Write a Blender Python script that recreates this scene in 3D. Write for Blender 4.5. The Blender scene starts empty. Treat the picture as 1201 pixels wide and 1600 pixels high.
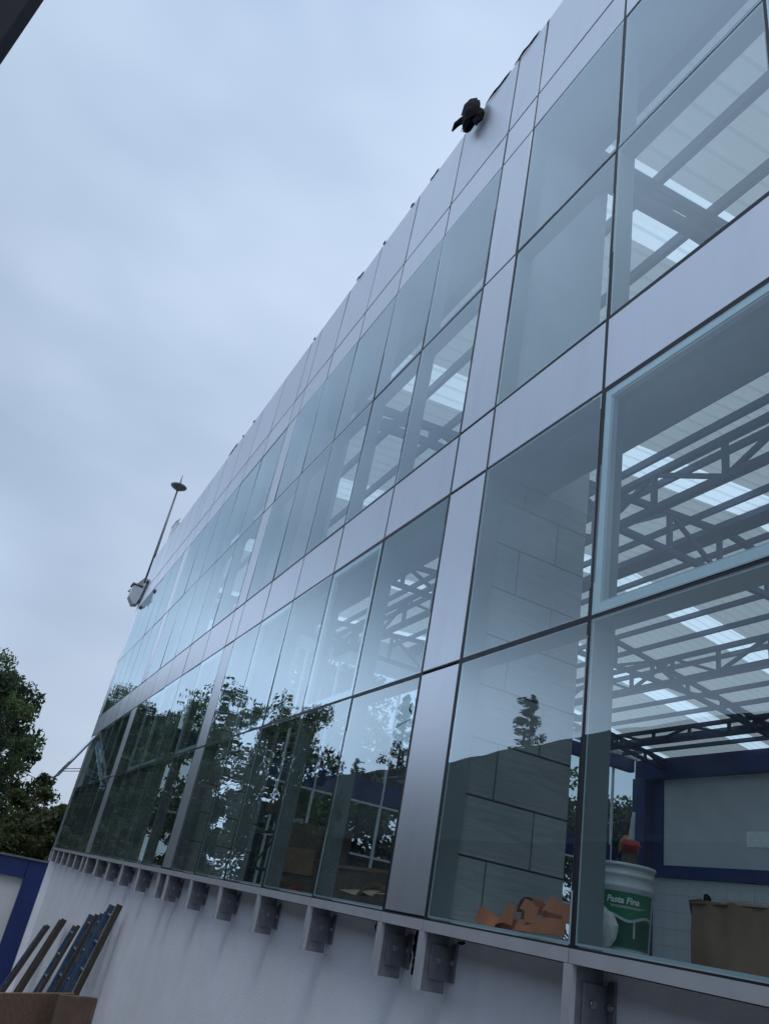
import bpy, bmesh, math, random
import numpy as np
from mathutils import Vector, Matrix, Euler
random.seed(7); rng = np.random.default_rng(7)
sc = bpy.context.scene
COL = sc.collection
rad = math.radians

# ------------------------------------------------------------------ camera
CAM = Vector((3.254, -2.616, -0.021))
yaw, pit, roll = rad(67.5658), rad(27.2756), rad(11.4872)
F = Vector((-math.sin(yaw)*math.cos(pit), math.cos(yaw)*math.cos(pit), math.sin(pit)))
R0 = Vector((math.cos(yaw), math.sin(yaw), 0)); U0 = R0.cross(F)
Rv = R0*math.cos(roll) + U0*math.sin(roll); Uv = U0*math.cos(roll) - R0*math.sin(roll)
cam_d = bpy.data.cameras.new('camera'); cam = bpy.data.objects.new('camera', cam_d); COL.objects.link(cam)
cam.matrix_world = Matrix(((Rv.x, Uv.x, -F.x, CAM.x), (Rv.y, Uv.y, -F.y, CAM.y), (Rv.z, Uv.z, -F.z, CAM.z), (0, 0, 0, 1)))
cam_d.sensor_fit = 'HORIZONTAL'; cam_d.sensor_width = 36; cam_d.lens = 36*1197.85/1201
cam_d.clip_start = 0.05; cam_d.clip_end = 3000
sc.camera = cam

# ------------------------------------------------------------------ sky, sun, exposure
SUN_EL, SUN_AZ = rad(60), rad(130)          # direction towards the sun, azimuth from +Y clockwise
w = bpy.data.worlds.new('World'); sc.world = w; w.use_nodes = True
nt = w.node_tree; N = nt.nodes; Lk = nt.links; N.clear()
out = N.new('ShaderNodeOutputWorld'); bg = N.new('ShaderNodeBackground'); bg.inputs[1].default_value = 0.1
sky = N.new('ShaderNodeTexSky'); sky.sky_type = 'NISHITA'; sky.sun_disc = False
sky.sun_elevation = SUN_EL; sky.sun_rotation = SUN_AZ; sky.air_density = 1.2; sky.dust_density = 3.0
tc = N.new('ShaderNodeTexCoord'); mp = N.new('ShaderNodeMapping'); mp.inputs['Scale'].default_value = (1.0, 1.0, 2.4)
mp.inputs['Location'].default_value = (0.3, 1.7, 0.2)
n1 = N.new('ShaderNodeTexNoise'); n1.inputs['Scale'].default_value = 1.4; n1.inputs['Detail'].default_value = 4; n1.inputs['Roughness'].default_value = .5
cr = N.new('ShaderNodeValToRGB'); e = cr.color_ramp.elements
e[0].position = .34; e[0].color = (3.1, 4.05, 5.5, 1); e[1].position = .66; e[1].color = (5.0, 5.95, 7.45, 1)
mx = N.new('ShaderNodeMix'); mx.data_type = 'RGBA'; mx.inputs[0].default_value = .93     # overcast: the cloud deck hides nearly all blue
Lk.new(tc.outputs['Generated'], mp.inputs[0]); Lk.new(mp.outputs[0], n1.inputs['Vector']); Lk.new(n1.outputs[0], cr.inputs[0])
# over the yard (the side the glass mirrors) the deck is thick and dark high up and thins to a light strip over the horizon
nz = N.new('ShaderNodeVectorMath'); nz.operation = 'NORMALIZE'; Lk.new(tc.outputs['Generated'], nz.inputs[0])
sx_ = N.new('ShaderNodeSeparateXYZ'); Lk.new(nz.outputs[0], sx_.inputs[0])
wy = N.new('ShaderNodeMapRange'); wy.interpolation_type = 'SMOOTHSTEP'; wy.inputs[1].default_value = .02; wy.inputs[2].default_value = -.40; Lk.new(sx_.outputs[1], wy.inputs[0])
er = N.new('ShaderNodeValToRGB'); q_ = er.color_ramp; q_.interpolation = 'EASE'
q_.elements[0].position = .19; q_.elements[0].color = (1, 1, 1, 1); q_.elements[1].position = .42; q_.elements[1].color = (.32, .32, .32, 1)
q2 = q_.elements.new(.95); q2.color = (.40, .40, .40, 1); Lk.new(sx_.outputs[2], er.inputs[0])
e2 = N.new('ShaderNodeMath'); e2.operation = 'MULTIPLY'; e2.inputs[1].default_value = 2.5; Lk.new(er.outputs[0], e2.inputs[0])
mr = N.new('ShaderNodeMix'); mr.data_type = 'FLOAT'; mr.inputs[2].default_value = 1; Lk.new(wy.outputs[0], mr.inputs[0]); Lk.new(e2.outputs[0], mr.inputs[3])
vg = N.new('ShaderNodeMath'); vg.operation = 'MULTIPLY_ADD'; vg.inputs[1].default_value = .42; vg.inputs[2].default_value = .76; Lk.new(sx_.outputs[2], vg.inputs[0])   # overcast skies are lighter overhead
vm = N.new('ShaderNodeMath'); vm.operation = 'MULTIPLY'; Lk.new(vg.outputs[0], vm.inputs[0]); Lk.new(mr.outputs[0], vm.inputs[1])
br_ = N.new('ShaderNodeVectorMath'); br_.operation = 'SCALE'; Lk.new(cr.outputs[0], br_.inputs[0]); Lk.new(vm.outputs[0], br_.inputs['Scale'])
Lk.new(sky.outputs[0], mx.inputs[6]); Lk.new(br_.outputs[0], mx.inputs[7]); Lk.new(mx.outputs[2], bg.inputs[0]); Lk.new(bg.outputs[0], out.inputs[0])
sd = bpy.data.lights.new('sun', 'SUN'); sd.energy = .7; sd.angle = rad(25); sd.color = (1, .98, .95)
so = bpy.data.objects.new('sun', sd); COL.objects.link(so)
sdir = Vector((math.sin(SUN_AZ)*math.cos(SUN_EL), math.cos(SUN_AZ)*math.cos(SUN_EL), math.sin(SUN_EL)))
so.rotation_euler = sdir.to_track_quat('Z', 'Y').to_euler()
vs = sc.view_settings; vs.view_transform = 'Standard'; vs.look = 'None'; vs.exposure = .38; vs.gamma = 1
sc.render.engine = 'CYCLES'; cy = sc.cycles
cy.use_denoising = True; cy.max_bounces = 9; cy.diffuse_bounces = 4; cy.glossy_bounces = 4; cy.transmission_bounces = 6
cy.transparent_max_bounces = 24; cy.caustics_reflective = False; cy.caustics_refractive = False; cy.sample_clamp_indirect = 6

# ------------------------------------------------------------------ materials
MATS = {}
def mat(name, col, rough=.6, metal=0, var=.08, scale=6, bump=0, bscale=30, stretch=(1, 1, 1), trans=None, spec=.4, dirt=None, objrand=0, streak_col=None):
    """procedural principled: base colour with noise variation, optional dirt, bump and translucency"""
    m = bpy.data.materials.new(name); m.use_nodes = True; nt = m.node_tree; N = nt.nodes; L = nt.links
    p = N['Principled BSDF']; p.inputs['Roughness'].default_value = rough; p.inputs['Metallic'].default_value = metal
    p.inputs['Specular IOR Level'].default_value = spec
    tc = N.new('ShaderNodeTexCoord'); mp = N.new('ShaderNodeMapping'); mp.inputs['Scale'].default_value = stretch
    L.new(tc.outputs['Object'], mp.inputs[0])
    n = N.new('ShaderNodeTexNoise'); n.inputs['Scale'].default_value = scale; n.inputs['Detail'].default_value = 6
    L.new(mp.outputs[0], n.inputs['Vector'])
    r = N.new('ShaderNodeValToRGB'); a, b = r.color_ramp.elements
    a.position = .3; b.position = .7
    a.color = tuple(c*(1-var) for c in col)+(1,); b.color = tuple(min(1, c*(1+var)) for c in col)+(1,)
    L.new(n.outputs[0], r.inputs[0]); last = r.outputs[0]
    if dirt:
        dcol, lo, hi, dsc, dst = dirt
        mp2 = N.new('ShaderNodeMapping'); mp2.inputs['Scale'].default_value = dst; L.new(tc.outputs['Object'], mp2.inputs[0])
        n2 = N.new('ShaderNodeTexNoise'); n2.inputs['Scale'].default_value = dsc; n2.inputs['Detail'].default_value = 8; n2.inputs['Roughness'].default_value = .65
        L.new(mp2.outputs[0], n2.inputs['Vector'])
        r2 = N.new('ShaderNodeValToRGB'); r2.color_ramp.elements[0].position = lo; r2.color_ramp.elements[1].position = hi
        L.new(n2.outputs[0], r2.inputs[0])
        x = N.new('ShaderNodeMix'); x.data_type = 'RGBA'; x.inputs[7].default_value = dcol+(1,)
        L.new(r2.outputs[0], x.inputs[0]); L.new(last, x.inputs[6]); last = x.outputs[2]
    if streak_col:       # darker noise streaks high on the wall, fading out downwards
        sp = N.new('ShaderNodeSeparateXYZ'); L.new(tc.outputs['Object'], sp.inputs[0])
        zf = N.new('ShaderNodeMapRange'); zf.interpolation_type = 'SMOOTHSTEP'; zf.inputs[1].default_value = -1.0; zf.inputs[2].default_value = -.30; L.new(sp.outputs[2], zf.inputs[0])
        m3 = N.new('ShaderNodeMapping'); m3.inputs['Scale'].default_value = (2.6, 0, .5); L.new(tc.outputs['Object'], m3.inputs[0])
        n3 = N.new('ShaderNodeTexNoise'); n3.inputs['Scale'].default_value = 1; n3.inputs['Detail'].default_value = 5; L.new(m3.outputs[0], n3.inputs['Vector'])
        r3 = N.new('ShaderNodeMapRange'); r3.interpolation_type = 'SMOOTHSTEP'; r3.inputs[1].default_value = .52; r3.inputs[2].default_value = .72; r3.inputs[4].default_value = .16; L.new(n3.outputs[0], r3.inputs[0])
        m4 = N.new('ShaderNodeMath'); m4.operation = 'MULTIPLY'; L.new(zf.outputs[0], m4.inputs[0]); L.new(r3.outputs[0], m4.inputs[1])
        x3 = N.new('ShaderNodeMix'); x3.data_type = 'RGBA'; x3.inputs[7].default_value = streak_col+(1,)
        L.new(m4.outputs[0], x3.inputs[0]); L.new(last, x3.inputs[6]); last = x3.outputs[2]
    if objrand:
        oi = N.new('ShaderNodeObjectInfo'); mr = N.new('ShaderNodeMapRange'); mr.inputs[3].default_value = 1-objrand; mr.inputs[4].default_value = 1+objrand*.6
        L.new(oi.outputs['Random'], mr.inputs[0]); sc2 = N.new('ShaderNodeVectorMath'); sc2.operation = 'SCALE'
        L.new(last, sc2.inputs[0]); L.new(mr.outputs[0], sc2.inputs['Scale']); last = sc2.outputs[0]
    L.new(last, p.inputs['Base Color'])
    rr = N.new('ShaderNodeMath'); rr.operation = 'MULTIPLY_ADD'; rr.inputs[1].default_value = .12; rr.inputs[2].default_value = rough-.06
    L.new(n.outputs[0], rr.inputs[0]); L.new(rr.outputs[0], p.inputs['Roughness'])
    if bump:
        nb = N.new('ShaderNodeTexNoise'); nb.inputs['Scale'].default_value = bscale; nb.inputs['Detail'].default_value = 5
        L.new(mp.outputs[0], nb.inputs['Vector'])
        bn = N.new('ShaderNodeBump'); bn.inputs['Strength'].default_value = bump; bn.inputs['Distance'].default_value = .02
        L.new(nb.outputs[0], bn.inputs['Height']); L.new(bn.outputs[0], p.inputs['Normal'])
    if trans:
        t = N.new('ShaderNodeBsdfTranslucent'); t.inputs[0].default_value = trans[1]+(1,)
        s = N.new('ShaderNodeMixShader'); s.inputs[0].default_value = trans[0]
        L.new(p.outputs[0], s.inputs[1]); L.new(t.outputs[0], s.inputs[2]); L.new(s.outputs[0], N['Material Output'].inputs[0])
    MATS[name] = m; return m

def glass_mat(name, tint, base, gain, wav=.0028):
    """thin pane: clear transmission plus mirror reflection that grows towards grazing, slightly wavy"""
    m = bpy.data.materials.new(name); m.use_nodes = True; nt = m.node_tree; N = nt.nodes; L = nt.links; N.clear()
    o = N.new('ShaderNodeOutputMaterial'); tr = N.new('ShaderNodeBsdfTransparent'); tr.inputs[0].default_value = tint+(1,)
    gl = N.new('ShaderNodeBsdfGlossy'); gl.inputs['Roughness'].default_value = .004; gl.inputs[0].default_value = (.80, .94, 1, 1)
    tc = N.new('ShaderNodeTexCoord'); n = N.new('ShaderNodeTexNoise'); n.inputs['Scale'].default_value = 1.7; n.inputs['Detail'].default_value = 1
    L.new(tc.outputs['Object'], n.inputs['Vector'])
    b = N.new('ShaderNodeBump'); b.inputs['Strength'].default_value = 1; b.inputs['Distance'].default_value = wav
    L.new(n.outputs[0], b.inputs['Height']); L.new(b.outputs[0], gl.inputs['Normal'])
    lw = N.new('ShaderNodeLayerWeight'); lw.inputs[0].default_value = .5
    pw = N.new('ShaderNodeMath'); pw.operation = 'POWER'; pw.inputs[1].default_value = 2.3; L.new(lw.outputs['Facing'], pw.inputs[0])
    ma = N.new('ShaderNodeMath'); ma.operation = 'MULTIPLY_ADD'; ma.use_clamp = True; ma.inputs[1].default_value = gain; ma.inputs[2].default_value = base
    L.new(pw.outputs[0], ma.inputs[0])
    s = N.new('ShaderNodeMixShader'); L.new(ma.outputs[0], s.inputs[0]); L.new(tr.outputs[0], s.inputs[1]); L.new(gl.outputs[0], s.inputs[2])
    # thin film of dust and wipe marks
    n2 = N.new('ShaderNodeTexNoise'); n2.inputs['Scale'].default_value = 3.5; n2.inputs['Detail'].default_value = 7; n2.inputs['Roughness'].default_value = .7
    oi = N.new('ShaderNodeObjectInfo'); va = N.new('ShaderNodeVectorMath'); va.operation = 'MULTIPLY_ADD'; va.inputs[1].default_value = (1, 1, .45)
    cb_ = N.new('ShaderNodeCombineXYZ'); mu = N.new('ShaderNodeMath'); mu.operation = 'MULTIPLY'; mu.inputs[1].default_value = 50
    L.new(oi.outputs['Random'], mu.inputs[0]); L.new(mu.outputs[0], cb_.inputs[0]); L.new(cb_.outputs[0], va.inputs[2]); L.new(tc.outputs['Object'], va.inputs[0])
    L.new(va.outputs[0], n2.inputs['Vector']); L.new(va.outputs[0], n.inputs['Vector'])
    r2 = N.new('ShaderNodeMapRange'); r2.inputs[1].default_value = .42; r2.inputs[2].default_value = .8; r2.inputs[3].default_value = .002; r2.inputs[4].default_value = .05
    L.new(n2.outputs[0], r2.inputs[0])
    df = N.new('ShaderNodeBsdfDiffuse'); df.inputs[0].default_value = (.55, .58, .58, 1)
    s2 = N.new('ShaderNodeMixShader'); L.new(r2.outputs[0], s2.inputs[0]); L.new(s.outputs[0], s2.inputs[1]); L.new(df.outputs[0], s2.inputs[2])
    L.new(s2.outputs[0], o.inputs[0]); MATS[name] = m; return m

glass_mat('glass', (.78, .91, .94), .07, .92)
glass_mat('glass_inner', (.86, .92, .92), .05, .5, .0)
mat('acm', (.60, .645, .71), .34, .72, .03, .9, .02, 1.5, dirt=((.54, .58, .64), .5, .85, 2.5, (1.5, 1, .4)), objrand=.06)
mat('alu', (.50, .53, .57), .42, .35, .06, 5)
mat('alu_inner', (.20, .225, .23), .55, 0, .05, 5)
mat('gasket', (.012, .014, .02), .5)
mat('spacer', (.62, .72, .74), .4, 0, .05)
mat('sash', (.80, .88, .90), .35, .1, .05)
mat('whitewall', (.80, .83, .90), .75, 0, .04, 2.5, .2, 45, dirt=((.73, .75, .79), .5, .9, .9, (1, 1, .8)), streak_col=(.34, .35, .37))
mat('wallstain', (.10, .11, .13), .85, 0, .3, 9)
mat('gyp', (.58, .60, .62), .8, 0, .05, 3)
mat('soffit', (.40, .42, .46), .85, 0, .07, 3)
mat('tile', (.40, .41, .41), .5, 0, .10, 5, .35, 6, (1, .8, 5), objrand=.12)
mat('grout', (.05, .055, .06), .9)
mat('steelblue', (.020, .045, .105), .5, .1, .18, 4)
mat('navy', (.016, .033, .14), .45, 0, .12, 3)
mat('panelwhite', (.62, .64, .66), .6, 0, .06, 1.3)
mat('whitetile', (.62, .63, .64), .3, 0, .05, 4)
mat('whiteframe', (.72, .75, .80), .4, 0, .05)
mat('sheet', (.58, .58, .55), .6, 0, .10, 1.2, trans=(.44, (.70, .70, .66)), stretch=(1, .25, 1), dirt=((.38, .37, .34), .55, .8, 3, (2, .3, 1)))
mat('skylight', (.80, .84, .84), .4, 0, .08, 2.0, trans=(.9, (.97, 1, 1)), stretch=(1, .3, 1))
mat('floor', (.28, .27, .26), .7, 0, .15, 2)
mat('ground', (.16, .155, .15), .9, 0, .25, .6, .4, 12)
mat('bark', (.085, .065, .05), .9, 0, .3, 12, .6, 20, (1, 1, .2))
mat('leafA', (.06, .098, .032), .55, 0, .45, .9, trans=(.3, (.07, .12, .02)))
mat('leafB', (.020, .038, .016), .6, 0, .4, 1.2, trans=(.2, (.05, .09, .02)))
mat('leafC', (.05, .06, .022), .6, 0, .5, 1.5, trans=(.3, (.12, .15, .04)))
mat('wood', (.052, .043, .036), .8, 0, .35, 6, .4, 20, (8, 8, 1))
mat('bluepaint', (.02, .055, .12), .6, 0, .4, 8, .2, 20, dirt=((.09, .08, .07), .5, .62, 6, (2, 2, 1)))
mat('plywood', (.20, .125, .075), .65, 0, .22, 4, .15, 30, (6, 1, 6))
mat('steel', (.17, .18, .19), .5, .5, .2, 8)
mat('plate', (.19, .20, .23), .55, .3, .25, 12)
mat('bolt', (.42, .43, .44), .35, .9, .1)
mat('black', (.004, .005, .009), .7, 0, .3, 8, .3, 14, spec=.08)
mat('orange', (.62, .20, .085), .6, 0, .14, 8, .2, 30)
mat('orange_inner_shade', (.33, .085, .04), .7, 0, .2, 8, .2, 30)  # strap's darker inner face, with fold shade put into the colour
mat('brightwhite', (.90, .91, .92), .5)
mat('red', (.42, .02, .03), .4, 0, .15, 6)
mat('pail', (.62, .63, .63), .35, 0, .06, 5, dirt=((.42, .40, .37), .6, .75, 14, (1, 1, 1)))
mat('green', (.012, .17, .075), .4, 0, .15, 6)
mat('greendark', (.006, .07, .04), .4, 0, .3, 14)
mat('ink', (.70, .75, .74), .5)
mat('cardboard', (.27, .16, .095), .85, 0, .14, 5, .12, 30)
mat('cardtan', (.42, .31, .19), .85, 0, .15, 7, .12, 30)
mat('cardbrown', (.13, .085, .065), .85, 0, .2, 5, .12, 30)
mat('plastic', (.50, .50, .50), .3, 0, .15, 9, .5, 12)
mat('yellow', (.62, .36, .03), .4, 0, .1)
mat('darkroof', (.022, .025, .024), .85, 0, .35, 1.0, .5, 3)
mat('greywall', (.13, .14, .15), .85, 0, .12, .8)
mat('postdark', (.010, .013, .024), .85, 0, .2, 4)
mat('postgrey', (.16, .22, .28), .4, .3, .1, 4)
M = MATS

# ------------------------------------------------------------------ helpers
class MB:
    def __init__(s): s.v = []; s.f = []; s.mi = []; s.sm = []
    def add(s, vs, fs, mi=0, smooth=False):
        o = len(s.v); s.v += [tuple(v) for v in vs]
        for f in fs: s.f.append(tuple(i+o for i in f)); s.mi.append(mi); s.sm.append(smooth)
    def box(s, a, b, mi=0):
        (x0, y0, z0), (x1, y1, z1) = a, b
        s.add([(x0, y0, z0), (x1, y0, z0), (x1, y1, z0), (x0, y1, z0), (x0, y0, z1), (x1, y0, z1), (x1, y1, z1), (x0, y1, z1)],
              [(0, 3, 2, 1), (4, 5, 6, 7), (0, 1, 5, 4), (1, 2, 6, 5), (2, 3, 7, 6), (3, 0, 4, 7)], mi)
    def cbox(s, a, b, c, mi=0):
        """box with chamfered vertical and top/bottom edges"""
        (x0, y0, z0), (x1, y1, z1) = a, b
        def ring(i, z): return [(x0+i, y0, z), (x1-i, y0, z), (x1, y0+i, z), (x1, y1-i, z), (x1-i, y1, z), (x0+i, y1, z), (x0, y1-i, z), (x0, y0+i, z)]
        inn = lambda z: [(x0+c, y0+c, z), (x1-c, y0+c, z), (x1-c, y0+c, z), (x1-c, y1-c, z), (x1-c, y1-c, z), (x0+c, y1-c, z), (x0+c, y1-c, z), (x0+c, y0+c, z)]
        rings = [inn(z0), ring(c, z0+c), ring(c, z1-c), inn(z1)]
        vs = sum(rings, []); fs = []
        for k in range(3):
            for i in range(8): fs.append((k*8+i, k*8+(i+1) % 8, k*8+8+(i+1) % 8, k*8+8+i))
        fs.append((7, 5, 3, 1)); fs.append((25, 27, 29, 31))
        s.add(vs, fs, mi)
    def bar(s, p, q, wd, ht, mi=0, up=(0, 0, 1)):
        p, q = Vector(p), Vector(q); d = (q-p).normalized(); u = Vector(up)
        if abs(d.dot(u)) > .98: u = Vector((0, 1, 0))
        a = d.cross(u).normalized()*wd/2; b = a.cross(d).normalized()*ht/2
        s.add([p-a-b, p+a-b, p+a+b, p-a+b, q-a-b, q+a-b, q+a+b, q-a+b],
              [(0, 3, 2, 1), (4, 5, 6, 7), (0, 1, 5, 4), (1, 2, 6, 5), (2, 3, 7, 6), (3, 0, 4, 7)], mi)
    def tube(s, pts, rs, n=8, mi=0, cap=True):
        pts = [Vector(p) for p in pts]; o = len(s.v); k = len(pts)
        for i, p in enumerate(pts):
            d = (pts[min(i+1, k-1)]-pts[max(i-1, 0)]).normalized()
            a = d.cross(Vector((0, 0, 1)) if abs(d.z) < .9 else Vector((1, 0, 0))).normalized(); b = d.cross(a)
            for j in range(n):
                t = 2*math.pi*j/n; s.v.append(tuple(p+(a*math.cos(t)+b*math.sin(t))*rs[i]))
        for i in range(k-1):
            for j in range(n):
                s.f.append((o+i*n+j, o+i*n+(j+1) % n, o+(i+1)*n+(j+1) % n, o+(i+1)*n+j)); s.mi.append(mi); s.sm.append(True)
        if cap:
            s.f.append(tuple(o+j for j in range(n))[::-1]); s.mi.append(mi); s.sm.append(False)
            s.f.append(tuple(o+(k-1)*n+j for j in range(n))); s.mi.append(mi); s.sm.append(False)
    def lathe(s, prof, n=24, mi=0, c=(0, 0, 0)):
        o = len(s.v)
        for r, z in prof:
            for j in range(n):
                t = 2*math.pi*j/n; s.v.append((c[0]+r*math.cos(t), c[1]+r*math.sin(t), c[2]+z))
        for i in range(len(prof)-1):
            for j in range(n):
                s.f.append((o+i*n+j, o+i*n+(j+1) % n, o+(i+1)*n+(j+1) % n, o+(i+1)*n+j)); s.mi.append(mi); s.sm.append(True)
    def mesh(s, name, mats):
        me = bpy.data.meshes.new(name); me.from_pydata(s.v, [], s.f)
        for m in mats: me.materials.append(M[m])
        me.polygons.foreach_set('material_index', s.mi); me.polygons.foreach_set('use_smooth', s.sm); me.update()
        return me
    def build(s, name, mats, parent=None, loc=(0, 0, 0)):
        return put(name, s.mesh(name, [mats] if isinstance(mats, str) else mats), parent, loc)
def put(name, me, parent=None, loc=(0, 0, 0), rot=(0, 0, 0), scale=(1, 1, 1)):
    o = bpy.data.objects.new(name, me); COL.objects.link(o); o.parent = parent
    o.location = loc; o.rotation_euler = rot; o.scale = scale; return o
def tag(o, label=None, cat=None, group=None, kind=None):
    for k, v in (('label', label), ('category', cat), ('group', group), ('kind', kind)):
        if v: o[k] = v
    return o
def thing(name, label, cat, loc=(0, 0, 0), group=None, rz=0):
    return tag(put(name, None, None, loc, (0, 0, rz)), label, cat, group)
def copy_tree(o, parent=None):
    c = o.copy(); COL.objects.link(c); c.parent = parent
    for ch in list(o.children): copy_tree(ch, c)
    return c
CACHE = {}
def shared(key, fn):
    if key not in CACHE: CACHE[key] = fn()
    return CACHE[key]
def boxmesh(name, size, matn):
    """a box of this size centred on its origin, shared between alike pieces"""
    key = ('box', name, tuple(round(x, 3) for x in size), matn)
    def mk():
        b = MB(); x, y, z = (t/2 for t in size); b.box((-x, -y, -z), (x, y, z)); return b.mesh(name, [matn])
    return shared(key, mk)
def cbox(name, a, b, matn, parent):
    a, b = Vector(a), Vector(b); return put(name, boxmesh(name, b-a, matn), parent, (a+b)/2)

# ------------------------------------------------------------------ ground
GZ = -4.3
b = MB(); b.add([(-700, -700, GZ), (700, -700, GZ), (700, 700, GZ), (-700, 700, GZ)], [(0, 1, 2, 3)])
tag(b.build('ground', 'ground'), kind='structure')

# ------------------------------------------------------------------ the building
bld = thing('glass_building', 'long building with glass curtain wall, silver cladding panels and white base wall', 'building', (-8, 10, GZ))
inv = Vector((8, -10, -GZ))
class Par:      # parts are written in world coordinates; the Empty sits at the base
    pass
hub = bld
def P(o):       # parent a world-placed object to the building
    o.parent = bld; o.location = Vector(o.location)+inv; return o
H = dict(t=9.28, a=7.89, b=7.32, c=5.53, d=3.77, e=3.16, f=1.60, g=0.0)
# module lines along the facade: (x_left, x_right, kind)
mods = []
x = 0.118
edges = []
def bay(x1, n, wd):
    for k in range(n): edges.append((x1-wd*(k+1), x1-wd*k, 'pane'))
    return x1-wd*n
for k in range(4): edges.append((x+1.332*k, x+1.332*(k+1), 'pane'))
edges.append((x+5.328, x+5.88, 'col'))
for k in range(2): edges.append((x+5.88+1.2*k, x+5.88+1.2*(k+1), 'pane'))
XR = x+5.88+2.4
edges.append((-1.2, x, 'pane')); edges.append((-1.74, -1.2, 'col'))
xx = bay(-1.74, 5, 1.215); c2r = xx; edges.append((xx-.52, xx, 'col')); xx -= .52
xx = bay(xx, 5, 1.385); c3r = xx; edges.append((xx-.66, xx, 'col')); xx -= .66
xx = bay(xx, 5, 1.215); edges.append((xx-.62, xx, 'col')); XL = xx-.62
edges.sort()
G = .012
def panel_mesh(wd, ht):
    def mk():
        b = MB(); x, z = wd/2-G, ht/2-G; c = .004
        b.add([(-x, c, -z), (x, c, -z), (x, c, z), (-x, c, z), (-x+c, 0, -z+c), (x-c, 0, -z+c), (x-c, 0, z-c), (-x+c, 0, z-c),
               (-x, .03, -z), (x, .03, -z), (x, .03, z), (-x, .03, z)],
              [(4, 5, 6, 7), (0, 1, 5, 4), (1, 2, 6, 5), (2, 3, 7, 6), (3, 0, 4, 7), (8, 9, 1, 0), (9, 10, 2, 1), (10, 11, 3, 2), (11, 8, 0, 3)])
        return b.mesh('cladding_panel', ['acm'])
    return shared(('panel', round(wd, 3), round(ht, 3)), mk)
def frame_quads(b, x, z, wd, y0, y1, mi):
    """rectangular ring of bars, half size x by z, bar width wd"""
    b.box((-x, y0, -z), (-x+wd, y1, z), mi); b.box((x-wd, y0, -z), (x, y1, z), mi)
    b.box((-x+wd, y0, -z), (x-wd, y1, -z+wd), mi); b.box((-x+wd, y0, z-wd), (x-wd, y1, z), mi)
def pane_mesh(wd, ht):
    def mk():
        b = MB(); x, z = wd/2-G, ht/2-G
        b.add([(-x, 0, -z), (x, 0, -z), (x, 0, z), (-x, 0, z)], [(0, 1, 2, 3)], 0)
        frame_quads(b, x, z, .011, .003, .012, 1)
        return b.mesh('glass_pane', ['glass', 'spacer'])
    return shared(('pane', round(wd, 3), round(ht, 3)), mk)
def sash_mesh(wd, ht, m0='sash'):
    def mk():
        b = MB(); x, z = wd/2-.012, ht/2-.012
        frame_quads(b, x, z, .058, .004, .05, 0); frame_quads(b, x-.058, z-.058, .014, .012, .05, 1)
        return b.mesh('sash_frame', [m0, 'alu'])
    return shared(('sash', m0, round(wd, 3), round(ht, 3)), mk)
def mk_mull():
    pass
rows_glass = [('c', 'b'), ('d', 'c'), ('f', 'e'), ('g', 'f')]
rows_panel = [('a', 't'), ('b', 'a'), ('e', 'd')]
open_panes = {}
tilt = lambda: (rad(max(-.22, min(.22, random.gauss(0, .15)))), 0, rad(random.gauss(0, .1)))
pane_i = 0
pane_cols = [ed for ed in edges if ed[2] == 'pane']
for (x0, x1, kind) in edges:
    wd = x1-x0; xc = (x0+x1)/2
    pr = [(H[lo], H[hi]) for lo, hi in rows_panel]
    if kind == 'col': pr += [(H[lo], H[hi]) for lo, hi in rows_glass]
    for z0, z1 in pr:
        P(put('cladding_panel', panel_mesh(wd, z1-z0), None, (xc, 0, (z0+z1)/2), (rad(random.gauss(0, .06)), 0, rad(random.gauss(0, .06)))))
    if kind == 'pane':
        idx = round((xc+.54)/1.2)
        for lo, hi in rows_glass:
            z0, z1 = H[lo], H[hi]; ht = z1-z0; zc = (z0+z1)/2
            is_sash = (lo == 'f') and any(x0-.01 <= s <= x1+.01 for s in (.7, -3.56, -5.98, -9.1, -11.9, -13.2, -17.0, -19.5, -21.5, 3.1))
            opened = is_sash and xc < -21 or (lo == 'f' and xc < -20.2)
            if opened:
                a = rad(27)
                o = P(put('open_sash', sash_mesh(wd, ht, 'steel'), None, (xc, -math.sin(a)*ht/2, H['e']-math.cos(a)*ht/2), (-a, 0, 0)))
                p = put('glass_pane', pane_mesh(wd, ht), o, (0, 0, 0))
                for sx in (-1, 1):
                    s = MB(); s.bar((sx*(wd/2-.03), .03, -.55), (sx*(wd/2-.03), .62, -.05), .02, .02)
                    s.bar((sx*(wd/2-.03), .62, -.05), (sx*(wd/2-.06), .50, .3), .018, .018); s.build('window_stay', 'steel', o)
                continue
            p = P(put('glass_pane', pane_mesh(wd, ht), None, (xc, -.001 if is_sash else 0, zc), tilt()))
            if is_sash: put('sash_frame', sash_mesh(wd, ht), p)
            # transom behind the top edge of each pane, sill at the bottom of the lowest
            b = shared(('transom', round(wd, 3)), lambda: (lambda q: (q.box((-wd/2+.03, .014, -.03), (wd/2-.03, .15, .03), 0), q.box((-wd/2+.023, .0006, -.018), (wd/2-.023, .014, .018), 1), q.mesh('transom', ['alu_inner', 'gasket']))[2])(MB()))
            P(put('transom', b, None, (xc, 0, z1)))
            if lo == 'd': P(put('transom', b, None, (xc, 0, z0)))
    else:
        b = MB(); b.box((x0+.01, .031, 0), (x1-.01, .05, 9.2)); P(b.build('backing_sheet', 'gasket'))
    # bottom edge profile
    b = MB(); b.box((-wd/2+.004, -.012, -.062), (wd/2-.004, .165, -.004), 0); b.box((-wd/2+.004, -.006, -.0035), (wd/2-.004, .012, .006), 1)
    P(b.build('sill', ['alu', 'gasket'], None, (xc, 0, 0)))
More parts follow.
